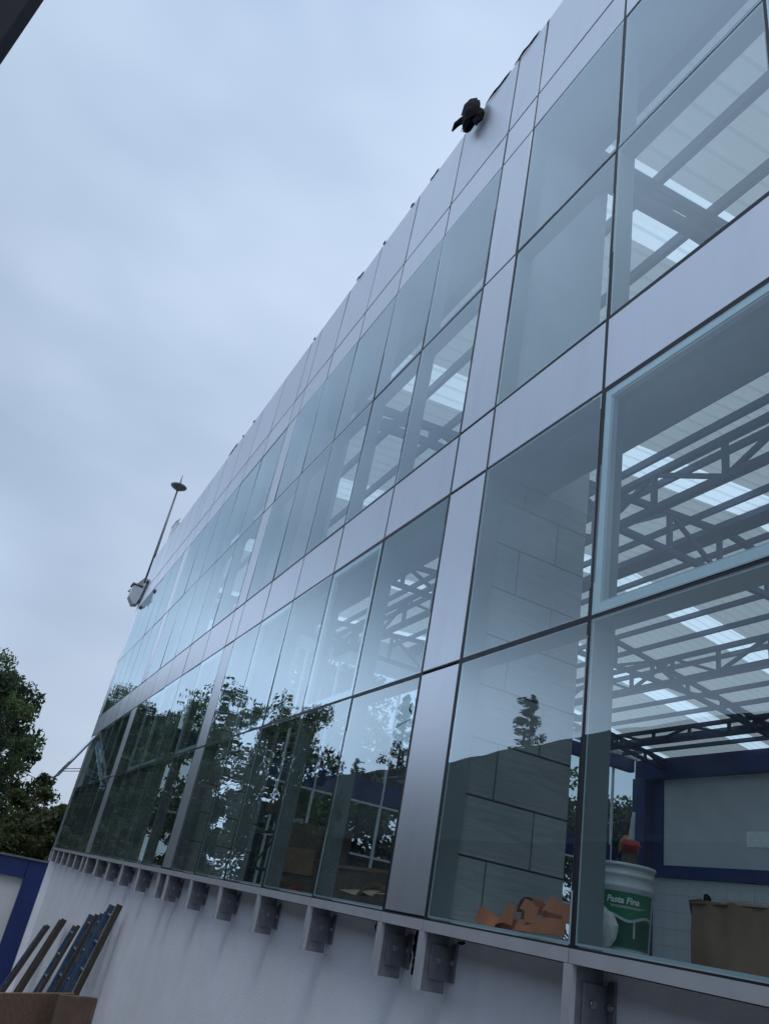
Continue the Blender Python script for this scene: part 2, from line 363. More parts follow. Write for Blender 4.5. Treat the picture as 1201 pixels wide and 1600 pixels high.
# parapet cap, joints behind the panels
b = MB(); b.box((XL, .032, 7.45), (XR, .30, 9.262)); P(b.build('parapet', 'gasket'))
b = MB(); b.box((XL-.01, .006, 9.266), (XR, .32, 9.276)); P(b.build('coping', 'postdark'))
b = MB(); b.box((XL, .034, H['e']+.03), (XR, .14, H['d']-.03)); P(b.build('spandrel_backing', 'gasket'))
# vertical mullions with dark joint at each module line, stub and bracket below
lines = sorted({round(e[0], 3) for e in edges} | {round(e[1], 3) for e in edges})
def mull():
    b = MB(); b.box((-.028, .014, -.063), (.028, .155, 7.36), 0); b.box((-.028, .014, -.36), (.028, .17, -.0635), 3); b.box((-.022, .0008, -.015), (.022, .0139, 9.27), 1); b.box((-.03, -.012, -.36), (.03, .0138, -.064), 2)
    return b.mesh('mullion', ['alu_inner', 'gasket', 'alu', 'plate'])
mm = mull()
def bracket_mesh():
    b = MB(); b.cbox((.0285, .05, -.30), (.041, .20, -.12), .003); b.cbox((.0415, .185, -.30), (.088, .199, -.10), .003); return b.mesh('bracket', ['plate'])
def bolt_mesh():
    b = MB(); b.tube([(0, 0, 0), (.012, 0, 0)], [.019, .017], 6); b.tube([(.012, 0, 0), (.02, 0, 0)], [.009, .009], 8); return b.mesh('bolt', ['bolt'])
bm_, bo_ = bracket_mesh(), bolt_mesh()
for xl in lines:
    m_ = P(put('mullion', mm, None, (xl, 0, 0)))
    br = P(put('bracket', bm_, None, (xl, 0, random.uniform(-.015, .015))))
    put('bolt', bo_, br, (.041, .10, -.20)); put('bolt', bo_, br, (.066, .186, -.2), (0, 0, -math.pi/2))
# white base wall, with darker streaks and a broken plaster patch
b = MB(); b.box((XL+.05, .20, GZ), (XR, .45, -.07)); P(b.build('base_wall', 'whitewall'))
def blob(cx, cz, r, n=9, y=.197, jag=.45, sx=1, sz=1):
    pts = [(cx+sx*r*(1+random.uniform(-jag, jag))*math.cos(t), cz+sz*r*(1+random.uniform(-jag, jag))*math.sin(t)) for t in [2*math.pi*i/n for i in range(n)]]
    b = MB(); v = [(px, y, pz) for px, pz in pts]+[(px, y+.004, pz) for px, pz in pts]
    b.add(v, [tuple(range(n))[::-1]]+[(i, (i+1) % n, n+(i+1) % n, n+i) for i in range(n)]); return b
for cx, cz, r, sx, sz in ((-1.60, -.10, .04, .8, 1.3), (-1.61, -.165, .035, .7, .9), (-1.595, -.20, .028, .9, 1), (-1.655, -.225, .018, .6, 1.6), (-1.60, -.255, .035, .7, 1.2), (-1.61, -.30, .022, .8, 1), (-1.64, -.17, .013, .5, 1.2), (-1.585, -.33, .014, .7, 1.3), (-1.09, -.085, .024, 1.7, .5), (-2.2, -.10, .016, .9, 1.2), (-2.17, -.125, .013, 1.8, .7), (-8.9, -.2, .02, .5, 1.6)):
    P(blob(cx, cz, r, 11, sx=sx, sz=sz).build('plaster_damage', 'gasket'))
# body of the building: side and back walls, floor slab
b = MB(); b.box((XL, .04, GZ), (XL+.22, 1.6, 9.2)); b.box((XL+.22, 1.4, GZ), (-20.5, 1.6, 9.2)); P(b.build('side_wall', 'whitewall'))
b = MB(); b.box((-20.6, 20.25, GZ), (XR, 20.5, 2.2)); b.box((XR, .2, GZ), (XR+.25, 20.5, 8.6)); b.box((-20.55, 1.7, GZ), (-20.35, 20.25, -.3)); P(b.build('outer_wall', 'gyp'))
b = MB(); b.box((-20.5, .46, -.30), (XR, 20.25, -.004)); tag(b.build('interior_floor', 'floor'), kind='structure')
b = MB(); b.box((-20.45, .16, 3.20), (XR, .62, 3.74)); P(b.build('spandrel_beam', 'soffit'))
b = MB(); b.box((-20.45, .16, 7.40), (XR, .64, 8.2)); P(b.build('eave_beam', 'soffit'))
b = MB(); b.box((-20.45, .645, 7.30), (XR, .74, 7.50)); P(b.build('edge_beam', 'steelblue'))
b = MB(); b.box((-20.45, .168, -.066), (XR, .455, .028)); P(b.build('inner_sill', 'gyp'))
# piers behind the silver columns, their sides tiled up to the spandrel beam
def tile_mesh(wd, ht):
    def mk():
        b = MB(); y, z, c = wd/2-.005, ht/2-.005, .003
        b.add([(0, -y, -z), (0, y, -z), (0, y, z), (0, -y, z), (.010, -y+c, -z+c), (.010, y-c, -z+c), (.010, y-c, z-c), (.010, -y+c, z-c)],
              [(4, 5, 6, 7), (0, 1, 5, 4), (1, 2, 6, 5), (2, 3, 7, 6), (3, 0, 4, 7)]); return b.mesh('tile', ['tile'])
    return shared(('tile', round(wd, 3), round(ht, 3)), mk)
for (x0, x1) in ((-1.74, -1.2), (c2r-.52, c2r), (c3r-.66, c3r), (x+5.328, x+5.88)):
    b = MB(); b.box((x0+.03, .16, 0), (x1-.034, 1.03, 3.19), 1); b.box((x0+.03, .16, 3.75), (x1-.03, 1.03, 7.39), 0); b.box((x0+.03, .63, 3.19), (x1-.03, 1.03, 3.75), 0)
    pier = P(b.build('pier', ['gyp', 'grout']))
    base = Vector(pier.location)
    for k in range(9):
        z0 = .025+.369*k; z1 = min(z0+.369, 3.19)
        if z1-z0 < .05: continue
        ys = [.16, .405, 1.03] if k % 2 == 0 else [.16, .745, 1.03]
        for ya, yb in zip(ys, ys[1:]):
            put('tile', tile_mesh(yb-ya, z1-z0), pier, (x1-.034, (ya+yb)/2, (z0+z1)/2))
# ------------------------------------------------------------------ hall roof
YR, ZR = 9.4, 8.48; YE, ZE = 20.4, 8.48-.13*11.0
def zroof(y): return 7.54+.1*y if y <= YR else ZR-.13*(y-YR)
SW = .89
def sheet_mesh(near, skyl):
    def mk():
        b = MB(); prof = []; n = 3; pw = SW/n
        for i in range(n):
            u = i*pw; prof += [(u, 0), (u+pw*.55, 0), (u+pw*.66, .024), (u+pw*.89, .024)]
        prof.append((SW, 0))
        y0, y1 = (.55, YR) if near else (YR, YE)
        ys = [y0+(y1-y0)*i/4 for i in range(5)]
        vs = [(u, y, zroof(y)+h) for y in ys for u, h in prof]; k = len(prof)
        b.add(vs, [(r*k+i, r*k+i+1, (r+1)*k+i+1, (r+1)*k+i) for r in range(4) for i in range(k-1)])
        return b.mesh('roof_sheet', ['skylight' if skyl else 'sheet'])
    return shared(('sheet', near, skyl), mk)
roofe = P(put('roof', None, None, (0, 0, 0)))
b = MB(); b.bar((-20.4, YR, ZR+.06), (XR, YR, ZR+.06), .5, .02); b.build('ridge_cap', 'steel', roofe)
k0 = math.ceil((-20.4+1.95)/SW)
for k in range(-21, 11):
    sx = -1.95+SW*k
    if sx+SW > XR+.1: continue
    skl = (k % 5 == 0)
    for near in (True, False):
        put('skylight_sheet' if skl else 'roof_sheet', sheet_mesh(near, skl), roofe, (sx, 0, random.uniform(0, .004)))
pm = boxmesh('purlin', (XR+20.4, .075, .13), 'steelblue')
for y in (1.0, 1.61, 2.44, 3.2, 3.95, 4.65, 5.35, 6.03, 6.81, 7.6, 8.46, 9.15, 10.0, 10.95, 11.9, 12.75, 14.0, 14.9, 15.8, 16.7, 18.2, 19.1, 20.0):
    s = math.atan(.1) if y < YR else -math.atan(.13)
    put('purlin', pm, roofe, ((XR-20.4)/2, y, zroof(y)-.075), (s, 0, 0))
b = MB(); b.box((-20.4, YR-.09, ZR-.22), (XR, YR+.09, ZR-.06)); b.build('ridge_beam', 'steelblue', roofe)
for k in range(40):
    xk = -19.8+.7*k
    if xk > XR: break
unit = boxmesh('web', (1, 1, 1), 'steelblue')
def member(name, p, q, s, parent):
    p, q = Vector(p), Vector(q); d = q-p
    o = put(name, unit, parent, (p+q)/2, d.to_track_quat('Z', 'Y').to_euler(), (s, s, d.length)); return o
def truss_y(X, y0=.76, y1=20.2, zb=7.24):
    b = MB(); s = .12
    zt = lambda y: zroof(y)-.20
    b.bar((X, y0, zt(y0)), (X, YR, zt(YR)), s, s, up=(1, 0, 0)); b.bar((X, YR, zt(YR)), (X, y1, zt(y1)), s, s, up=(1, 0, 0))
    zlo = lambda y: min(zb, zt(y)-.32)
    ys = [y0+(y1-y0)*i/14 for i in range(15)]
    for a, c in zip(ys, ys[1:]): b.bar((X, a, zlo(a)), (X, c, zlo(c)), s, s, up=(1, 0, 0))
    t = P(b.build('truss', 'steelblue'))
    for i, y in enumerate(ys):
        member('post', (X, y, zlo(y)), (X, y, zt(y)), .09, t)
        if i < 14:
            a, c = (ys[i], ys[i+1]) if i % 2 == 0 else (ys[i+1], ys[i])
            member('brace', (X, a, zlo(a)), (X, c, zt(c)), .08, t)
for X in (-1.13, -6.88, -12.95, -18.9, 4.6): truss_y(X)
def truss_x(Y, zt, zb, n):
    b = MB(); s = .12; xa, xb = -20.3, XR
    b.bar((xa, Y, zt), (xb, Y, zt), s, s); b.bar((xa, Y, zb), (xb, Y, zb), s, s)
    t = P(b.build('truss', 'steelblue')); dx = (xb-xa)/n
    for i in range(n+1):
        X = xa+dx*i; member('post', (X, Y, zb), (X, Y, zt), .09, t)
        if i < n:
            a, c = (X, X+dx) if i % 2 == 0 else (X+dx, X)
            member('brace', (a, Y, zb), (c, Y, zt), .08, t)
truss_x(6.37, 8.02, 7.28, 18); truss_x(13.4, 7.78, 7.12, 18); truss_x(17.45, 7.26, 6.86, 18)

# ------------------------------------------------------------------ far wall of the hall: blue frame, white panels, tiled dado
fw = P(put('far_wall', None))
WX0, WX1 = -20.35, XR
b = MB(); b.box((WX0, 20.06, 0), (WX1, 20.24, 6.95)); b.build('wall_core', 'gyp', fw)
b = MB(); b.box((WX0, 19.72, 6.29), (WX1, 20.055, 7.0)); b.build('top_beam', 'navy', fw)
b = MB(); b.box((WX0, 19.86, 2.91), (WX1, 20.055, 3.30)); b.build('lower_rail', 'navy', fw)
for X in (-20.3, -12.4, -4.5, 3.4):
    b = MB(); b.cbox((X, 19.55, 0 if X < -20 else 3.3), (X+.66, 20.05, 6.285), .01); b.build('column', 'navy', fw)
    b = MB(); b.box((X+.665, 19.9, 3.305), (X+1.2, 20.052, 6.285)); b.build('column', 'navy', fw)
    b = MB(); b.box((X+1.205, 19.97, 3.305), (min(X+7.88, WX1), 20.05, 6.285)); b.build('white_panel', 'panelwhite', fw)
b = MB(); b.box((WX0, 20.03, 0), (WX1, 20.058, 2.9)); b.build('grout_bed', 'steel', fw)
tmesh = None
def wt():
    b = MB(); s = .263; b.cbox((-s, -.012, -s), (s, .012, s), .004); return b.mesh('wall_tile', ['whitetile'])
wtm = wt()
for i in range(24):
    for j in range(6):
        zc = 2.91-.27-.535*j
        put('wall_tile', wtm, fw, (-19.35+.535*i, 20.018, zc), (rad(random.gauss(0, .2)), 0, rad(random.gauss(0, .2))), (1, 1, 1 if zc > .27 else .82)) if zc > .1 else None
b = MB(); b.box((-15.5, 19.94, 3.98), (-14.5, 19.965, 4.46)); b.build('pale_panel', 'brightwhite', fw)  # plain bright white rectangle in front of the far wall panel
# ------------------------------------------------------------------ end wall: window wall with white mullions and blue band
ew = P(put('end_window_wall', None)); EX = -20.4
ys = [19.86-1.2*k for k in range(16)]
for (z0, z1, m_, nm) in ((3.05, 3.72, 'navy', 'spandrel_band'), (7.27, 8.55, 'gyp', 'gable_wall')):
    b = MB()
    if nm == 'gable_wall':
        pts = [(y, zroof(y)-.03) for y in (1.62, 5, YR, 14, 20.0)]
        v = []
        for y, zt in pts: v += [(EX-.05, y, min(z0, zt-.05)), (EX+.02, y, min(z0, zt-.05)), (EX-.05, y, zt), (EX+.02, y, zt)]
        fs = []
        for i in range(4):
            o = i*4; fs += [(o+1, o+5, o+7, o+3), (o+4, o, o+2, o+6), (o, o+4, o+5, o+1), (o+2, o+3, o+7, o+6)]
        b.add(v, fs)
    else: b.box((EX-.06, 1.62, z0), (EX+.035, 19.55, z1))
    b.build(nm, m_, ew)
b = MB(); b.box((EX-.06, 14.4, 6.52), (EX+.2, 19.54, 7.0)); b.build('top_beam', 'navy', ew)
mw = boxmesh('window_mullion', (.09, .065, 7.24), 'whiteframe')
for y in ys: put('window_mullion', mw, ew, (EX, y, 3.63))
tw = boxmesh('window_transom', (.06, 1.13, .06), 'whiteframe')
for a, c in zip(ys[1:], ys):
    for z in (.05, 1.47, 3.0, 7.22): put('window_transom', tw, ew, (EX, (a+c)/2, z))
    for z0, z1 in ((.08, 1.44), (1.50, 2.97), (3.74, 7.19)):
        b = shared(('ip', round(z1-z0, 3)), lambda: (lambda q: (q.add([(0, -.566, -(z1-z0)/2), (0, .566, -(z1-z0)/2), (0, .566, (z1-z0)/2), (0, -.566, (z1-z0)/2)], [(0, 1, 2, 3)]), q.mesh('window_pane', ['glass_inner']))[1])(MB()))
        put('window_pane', b, ew, (EX-.01, (a+c)/2, (z0+z1)/2))

# ------------------------------------------------------------------ things on and at the building
# black plastic sheet bundle caught on the parapet edge
def crumple(b, c, r, seed, sub=3, amp=.35, mi=0, sc_=(1, 1, 1)):
    bm = bmesh.new(); bmesh.ops.create_icosphere(bm, subdivisions=sub, radius=1)
    rr = random.Random(seed); dirs = [(Vector((rr.gauss(0, 1), rr.gauss(0, 1), rr.gauss(0, 1))).normalized(), rr.uniform(-amp, amp), rr.uniform(2, 7)) for _ in range(14)]
    for v in bm.verts:
        n = v.co.normalized(); d = sum(a*max(0, n.dot(q))**k for q, a, k in dirs)+rr.uniform(-.05, .05)
        v.co = n*(1+d)*r
    vs = [(c[0]+v.co.x*sc_[0], c[1]+v.co.y*sc_[1], c[2]+v.co.z*sc_[2]) for v in bm.verts]
    b.add(vs, [tuple(v.index for v in f.verts) for f in bm.faces], mi); bm.free()
def sheet(b, pts, th=.012, mi=0):
    """thin folded sheet through rows of points"""
    rws = len(pts); k = len(pts[0]); vs = [p for row in pts for p in row]; n = len(vs)
    top = [Vector(p) for p in vs]; cen = sum(top, Vector())/n
    nrm = (top[k-1]-top[0]).cross(top[(rws-1)*k]-top[0]).normalized()*th
    b.add(vs+[tuple(Vector(p)+nrm) for p in vs], [(r*k+i, r*k+i+1, (r+1)*k+i+1, (r+1)*k+i) for r in range(rws-1) for i in range(k-1)] +
          [(n+r*k+i, n+(r+1)*k+i, n+(r+1)*k+i+1, n+r*k+i+1) for r in range(rws-1) for i in range(k-1)], mi, False)
bb = thing('plastic_bundle', 'crumpled black plastic bundle hanging over the top edge of the silver parapet', 'plastic bundle', (-2.58, -.05, 9.09)); bb.scale = (.8, .8, .8)
b = MB(); crumple(b, (.02, -.07, -.05), .15, 5, amp=.5, sc_=(1.0, .7, 1.1)); crumple(b, (.16, -.05, -.12), .10, 6, amp=.5, sc_=(1.1, .8, 1.5)); crumple(b, (-.1, -.08, -.06), .09, 9, amp=.6); b.build('knot', 'black', bb)
b = MB(); sheet(b, [[(-.30, -.10, .36), (-.18, -.10, .47), (-.04, -.08, .53), (.04, -.05, .45)], [(-.27, -.16, .28), (-.13, -.2, .36), (0, -.17, .38), (.11, -.1, .33)], [(-.17, -.17, .16), (-.06, -.22, .2), (.05, -.2, .2), (.17, -.1, .18)], [(-.14, -.15, .0), (-.03, -.2, .0), (.08, -.19, .0), (.2, -.1, .02)], [(-.12, -.1, -.14), (0, -.15, -.15), (.1, -.13, -.16), (.22, -.06, -.14)]], .05); b.build('flap', 'black', bb)
b = MB(); b.tube([(-.46, -.18, .08), (-.36, -.17, .15), (-.2, -.14, .10), (-.05, -.1, .02)], [.012, .05, .06, .08], 6); b.build('flap', 'black', bb)
b = MB(); sheet(b, [[(-.26, -.1, -.10), (-.29, -.1, -.04)], [(-.2, -.13, -.14), (-.2, -.12, -.05)], [(-.05, -.1, -.12), (-.05, -.1, -.02)]], .03); b.build('flap', 'black', bb)
b = MB(); sheet(b, [[(.08, -.08, -.1), (.2, -.05, -.08), (.28, -.02, -.12)], [(.1, -.1, -.24), (.2, -.07, -.26), (.27, -.02, -.22)], [(.14, -.06, -.36), (.2, -.05, -.33), (.24, -.02, -.30)]], .03); b.build('flap', 'black', bb)
# dark sealant scraps along the coping
for i, (X, ln) in enumerate(((-1.6, .5), (-2.2, .55), (-3.75, .25), (-4.4, .12), (-5.3, .1), (-6.2, .28), (-8.2, .1), (-11.8, .14), (-12.6, .1), (-13.4, .8))):
    b = MB(); pts = [(X+ln*(t-.5), -.004+random.uniform(-.008, .006), 9.283+random.uniform(-.004, .008)) for t in [j/5 for j in range(6)]]
    b.tube(pts, [.004, .010, .014, .010, .013, .004], 5); P(b.build('sealant_scrap', 'black'))
# lightning rod on its mount at the far corner
lr = thing('lightning_rod', 'tall thin dark lightning rod with a round disc, on the far top corner', 'lightning rod', (-22.95, .02, 8.55))
b = MB(); b.tube([(0, 0, -.15), (.0, 0, 1.8), (.0, 0, 3.55)], [.055, .045, .03], 8); b.build('pole', 'steel', lr)
b = MB(); b.lathe([(.02, 3.55), (.05, 3.6), (.28, 3.74), (.30, 3.78), (.28, 3.80), (.06, 3.86), (.03, 3.9), (.012, 4.25), (0, 4.28)], 20); b.build('disc', 'steel', lr)
b = MB(); b.tube([(-.09, 0, 3.84), (-.06, 0, 4.05)], [.015, .012], 6); b.tube([(.09, .02, 3.84), (.12, .02, 4.0)], [.015, .012], 6); b.build('spike', 'bolt', lr)
b = MB(); b.add([(-.12, -.42, -.55), (.22, -.10, -.55), (.1, .1, -.1), (-.1, -.05, .12), (-.16, -.44, -.5), (0, .04, .1)], [(0, 1, 2, 3), (0, 3, 4), (4, 3, 5, 2, 1)]); b.build('mount_arm', 'steel', lr)
cb = thing('metal_box', 'grey folded metal box under the lightning rod, at the far top corner', 'metal box', (-22.85, -.12, 7.62)); cb.scale = (.8, .8, .8)
def prism(b, poly, ax, a0, a1):
    """extrude a polygon given in the two other axes along x or y"""
    n = len(poly); f_ = (lambda p, t: (t, p[0], p[1])) if ax == 'x' else (lambda p, t: (p[0], t, p[1]))
    b.add([f_(p, a0) for p in poly]+[f_(p, a1) for p in poly], [tuple(range(n)), tuple(range(n, 2*n))[::-1]]+[(i, (i+1) % n, n+(i+1) % n, n+i) for i in range(n)])
b = MB(); prism(b, [(-.32, .16), (-.08, -.14), (.13, -.08), (.13, .62), (-.22, .66), (-.30, .6)], 'x', -.1, .42); b.build('box_body', 'alu', cb)
b = MB(); prism(b, [(-.36, .68), (.13, .68), (.13, .72), (-.34, .74)], 'x', -.14, .46); b.build('lid', 'steel', cb)
b = MB(); prism(b, [(.43, -.08), (.95, -.02), (1.5, .52), (1.35, .66), (.8, .30), (.43, .16)], 'y', .05, .14); b.build('side_plate', 'alu', cb)
b = MB(); prism(b, [(1.36, .668), (1.52, .53), (1.6, .60), (1.42, .74)], 'y', .03, .145); b.build('plate_lip', 'steel', cb)
b = MB(); b.cbox((-.45, .0, 0), (.35, .5, .72), .03); b.add([(-.45, -.02, .72), (.35, -.02, .72), (.40, .1, .86), (-.45, .1, .86)], [(0, 1, 2, 3), (3, 2, 1, 0)])
tag(b.build('roof_box', 'alu', None, (-20.9, .08, 9.28)), 'small grey box standing on the parapet near the lightning rod', 'box')

# ------------------------------------------------------------------ things inside, standing on the floor behind the glass
bk = thing('bucket', 'white plastic bucket with a green label and white lettering behind the glass', 'bucket', (-.03, .43, .03))
b = MB(); b.lathe([(0, .004), (.128, 0), (.131, .01), (.146, .27), (.150, .275), (.150, .285), (.146, .29), (.148, .325), (.153, .33), (.153, .34), (.148, .345), (.15, .37), (.158, .372), (.158, .385), (.15, .388), (.142, .385), (.125, .02), (0, .015)], 40); b.build('pail', 'pail', bk)
def wrapped(r0, r1, z0, z1, a0, a1, off, n=16):
    b = MB(); vs = []
    for j in range(n+1):
        t = a0+(a1-a0)*j/n
        for z, r in ((z0, r0), (z1, r1)): vs.append(((r+off)*math.cos(t), (r+off)*math.sin(t), z))
    b.add(vs, [(2*j, 2*j+2, 2*j+3, 2*j+1) for j in range(n)], 0, True); return b
rr_ = lambda z: .131+(.146-.131)*(z-.01)/.26
AC = math.atan2(-2.616-.43, 3.254+.03)+rad(6)      # label turned to the street
lab = wrapped(rr_(.012), rr_(.255), .012, .255, AC-rad(62), AC+rad(62), .0018).build('label_sheet', 'green', bk)
wrapped(rr_(.02), rr_(.135), .02, .135, AC-rad(56), AC+rad(58), .0026).build('label_print', 'greendark', lab)
def text_on(parent, txt, size, zc, a_c, matn, off=.0034, shear=0):
    cu = bpy.data.curves.new('lettering', 'FONT'); cu.body = txt; cu.size = size; cu.align_x = 'CENTER'; cu.shear = shear; cu.offset = .0012
    tmp = bpy.data.objects.new('lettering', cu); COL.objects.link(tmp)
    dg = bpy.context.evaluated_depsgraph_get(); me = bpy.data.meshes.new_from_object(tmp.evaluated_get(dg))
    bpy.data.objects.remove(tmp)
    for v in me.vertices:
        z = zc+v.co.y; r = rr_(z)+off; t = a_c+v.co.x/r; v.co = (r*math.cos(t), r*math.sin(t), z)
    me.materials.clear(); me.materials.append(M[matn]); return put('lettering', me, parent)
text_on(lab, 'Pasta Fina', .040, .205, AC-rad(5), 'ink', shear=.15)
text_on(lab, 'pasta para muros interiores', .0115, .188, AC-rad(3), 'spacer') if False else None
b = MB()
for k, (z, t0, t1) in enumerate(((.19, -30, 40), (.184, -28, 30))):
    w_ = wrapped(rr_(z), rr_(z), z, z+.0035, AC+rad(t0), AC+rad(t1), .0034); b.add(w_.v, w_.f)
for j in range(18):
    t = AC+rad(-50+6*j); z = .142+.012*math.sin(j*.5); b.bar((rr_(z)*1.0*math.cos(t)+.0035*math.cos(t), rr_(z)*math.sin(t)+.0035*math.sin(t), z), ((rr_(z)+.0035)*math.cos(t+rad(6)), (rr_(z)+.0035)*math.sin(t+rad(6)), .142+.012*math.sin((j+1)*.5)), .003, .012)
t = AC+rad(18); b.bar(((rr_(.09)+.004)*math.cos(t), (rr_(.09)+.004)*math.sin(t), .06), ((rr_(.09)+.004)*math.cos(t), (rr_(.09)+.004)*math.sin(t), .13), .004, .009)
t = AC-rad(34); b.bar(((rr_(.09)+.004)*math.cos(t), (rr_(.09)+.004)*math.sin(t), .075), ((rr_(.09)+.004)*math.cos(t-.06), (rr_(.09)+.004)*math.sin(t-.06), .09), .004, .006)
b.build('label_lines', 'plastic', lab)
gb = thing('glue_bottle', 'glue bottle with red cap and long white nozzle standing in the bucket', 'bottle', (-.05, .45, .06))
b = MB(); b.lathe([(0, 0), (.036, 0), (.038, .36), (.036, .40), (.036, .43)], 16); b.build('body', 'cardbrown', gb)
b = MB(); b.lathe([(.0385, .30), (.0385, .37)], 16); b.build('band', 'bluepaint', gb)
b = MB(); b.lathe([(.0385, .43), (.042, .43), (.043, .455), (.05, .458), (.05, .47), (.042, .472), (.04, .485), (0, .487)], 16); b.build('cap', 'red', gb)
b = MB(); b.lathe([(.018, .487), (.013, .54), (.008, .62), (0, .625)], 12); b.build('nozzle', 'plastic', gb)
gb.rotation_euler = (rad(4), rad(10), 0)
ht_ = thing('hand_tool', 'hand tool with a yellow handle leaning in the bucket beside the bottle', 'tool', (-.10, .46, .06))
b = MB(); b.tube([(0, 0, 0), (-.06, .05, .40)], [.008, .006], 8); b.build('shaft', 'steel', ht_)
b = MB(); b.tube([(-.06, .05, .40), (-.055, .06, .46), (-.02, .04, .485), (.05, .0, .50)], [.008, .010, .013, .012], 8); b.build('handle', 'yellow', ht_)
b = MB(); crumple(b, (0, 0, 0), .085, 21, amp=.35, sc_=(.9, .6, 1.0))
tag(b.build('plastic_bag', 'plastic', None, (.045, .235, .10)), 'crumpled white plastic bag lying on the sill before the bucket', 'plastic bag')
cbx = thing('cardboard_box', 'worn brown cardboard box with dented top edge behind the glass at the right', 'cardboard box', (.66, .62, .03), rz=rad(-16))
def cardbox(par, lx, ly, h, seed, matn):
    r = random.Random(seed); n = 8; prof = []
    lo = [(-lx/2+lx*i/n, -ly/2) for i in range(n)]+[(lx/2, -ly/2+ly*i/4) for i in range(4)]+[(lx/2-lx*i/n, ly/2) for i in range(n)]+[(-lx/2, ly/2-ly*i/4) for i in range(4)]
    k = len(lo); vs = [(x_, y_, 0) for x_, y_ in lo]+[(x_+r.uniform(-.006, .006), y_+r.uniform(-.006, .006), h*.5) for x_, y_ in lo]+[(x_+r.uniform(-.01, .01), y_+r.uniform(-.01, .01), h*r.uniform(.93, 1.02)) for x_, y_ in lo]
    b = MB(); b.add(vs, [(q*k+i, q*k+(i+1) % k, q*k+k+(i+1) % k, q*k+k+i) for q in range(2) for i in range(k)]+[tuple(range(k))[::-1]])
    b.build('carton', matn, par)
cardbox(cbx, .66, .34, .265, 3, 'cardboard')
b = MB(); sheet(b, [[(-.35, -.17, .255), (-.15, -.175, .25), (.1, -.17, .25), (.33, -.17, .245)], [(-.36, -.10, .262), (-.15, -.09, .278), (.1, -.08, .268), (.33, -.1, .262)], [(-.34, .0, .26), (-.15, .0, .27), (.1, 0, .265), (.33, 0, .255)]], .004); b.build('top_flap', 'cardboard', cbx)
b = MB(); sheet(b, [[(-.355, -.165, .27), (-.37, -.14, .19)], [(-.345, -.11, .285), (-.39, -.1, .20)], [(-.34, -.02, .265), (-.375, -.02, .19)]], .004); b.build('side_flap', 'cardboard', cbx)
b = MB(); crumple(b, (-.26, -.13, .285), .022, 8); b.build('knot', 'black', cbx)
# orange strap heaped on the sill
os_ = thing('orange_strap', 'heap of folded orange webbing strap lying on the sill behind the glass', 'strap', (-.6, .3, .03))
def ribbon(par, pts, wv, wd=.075, th=.004, m_='orange'):
    n = 40; P_ = [Vector(p) for p in pts]; b = MB(); rows = []
    for i in range(n+1):
        t = i/n*(len(P_)-1); k = min(int(t), len(P_)-2); u = t-k
        p0, p1, p2, p3 = P_[max(k-1, 0)], P_[k], P_[k+1], P_[min(k+2, len(P_)-1)]
        c = .5*((2*p1)+(p2-p0)*u+(2*p0-5*p1+4*p2-p3)*u*u+(3*p1-p0-3*p2+p3)*u**3)
        wk = Vector(wv[k]).lerp(Vector(wv[k+1]), u).normalized()*wd/2; rows.append([tuple(c-wk), tuple(c+wk)])
    sheet(b, rows, th); o = b.build('strap_fold', m_, par); return o
Z_, Yv = (0, .25, 1), (0, 1, .35)
ribbon(os_, [(-.42, -.06, .055), (-.36, -.06, .045), (-.27, -.05, .022), (-.18, -.04, .02), (-.10, -.05, .03)], [(.35, .1, 1), (.4, .2, 1), (.3, .5, .5), (.2, .5, .4), (.1, .5, .6)], .09)
ribbon(os_, [(-.20, -.05, .02), (-.14, -.09, .055), (-.06, -.12, .075), (.02, -.12, .07)], [(.8, .2, .6), (.5, .2, .8), (.15, .15, 1), (.05, .1, 1)], .10)
ribbon(os_, [(.02, -.075, .06), (.08, -.08, .055), (.14, -.08, .06)], [(.1, .1, 1)]*3, .10, m_='orange_inner_shade')
ribbon(os_, [(-.02, -.04, .10), (.02, -.05, .155), (.08, -.05, .175), (.14, -.05, .16), (.17, -.05, .10)], [(.0, 1, .1)]*5, .07, m_='orange_inner_shade')
ribbon(os_, [(.06, -.10, .135), (.12, -.12, .13), (.18, -.13, .105), (.20, -.12, .05)], [(.5, .1, .8), (.5, .1, .8), (.8, .1, .5), (1, .1, .2)], .06)
ribbon(os_, [(.14, -.14, .085), (.20, -.15, .09), (.255, -.145, .085)], [(-.1, .1, 1), (0, .1, 1), (.1, .1, 1)], .085)
ribbon(os_, [(.24, -.08, .155), (.31, -.10, .14), (.38, -.10, .125), (.46, -.09, .11)], [(.4, .2, .8), (.2, .2, 1), (.1, .2, 1), (0, .2, 1)], .085)
ribbon(os_, [(.255, -.11, .09), (.32, -.115, .08), (.40, -.11, .075)], [(.1, .1, 1)]*3, .06, m_='orange_inner_shade')
ribbon(os_, [(.10, -.13, .02), (.20, -.15, .035), (.32, -.155, .045), (.46, -.13, .05)], [(.9, .1, .4), (.5, .1, .8), (.1, .1, 1), (0, .1, 1)], .075)
ribbon(os_, [(-.26, -.05, .012), (-.12, -.07, .018), (.02, -.10, .03), (.16, -.13, .03)], [(.1, .5, .5), (.1, .4, .7), (0, .3, 1), (0, .3, 1)], .06)
rs = thing('red_strap', 'thin red strap rising behind the orange strap beside the dark joint', 'strap', (-.22, .5, .03))
b = MB(); b.tube([(0, 0, 0), (-.01, 0, .08), (.02, .0, .16), (.06, .0, .22), (.09, .0, .24)], [.014, .016, .015, .014, .012], 8); b.build('loop', 'red', rs)
b = MB(); b.tube([(.0, 0, .02), (.05, .0, .05), (.09, 0, .07)], [.012, .012, .012], 8); b.build('tail', 'red', rs)
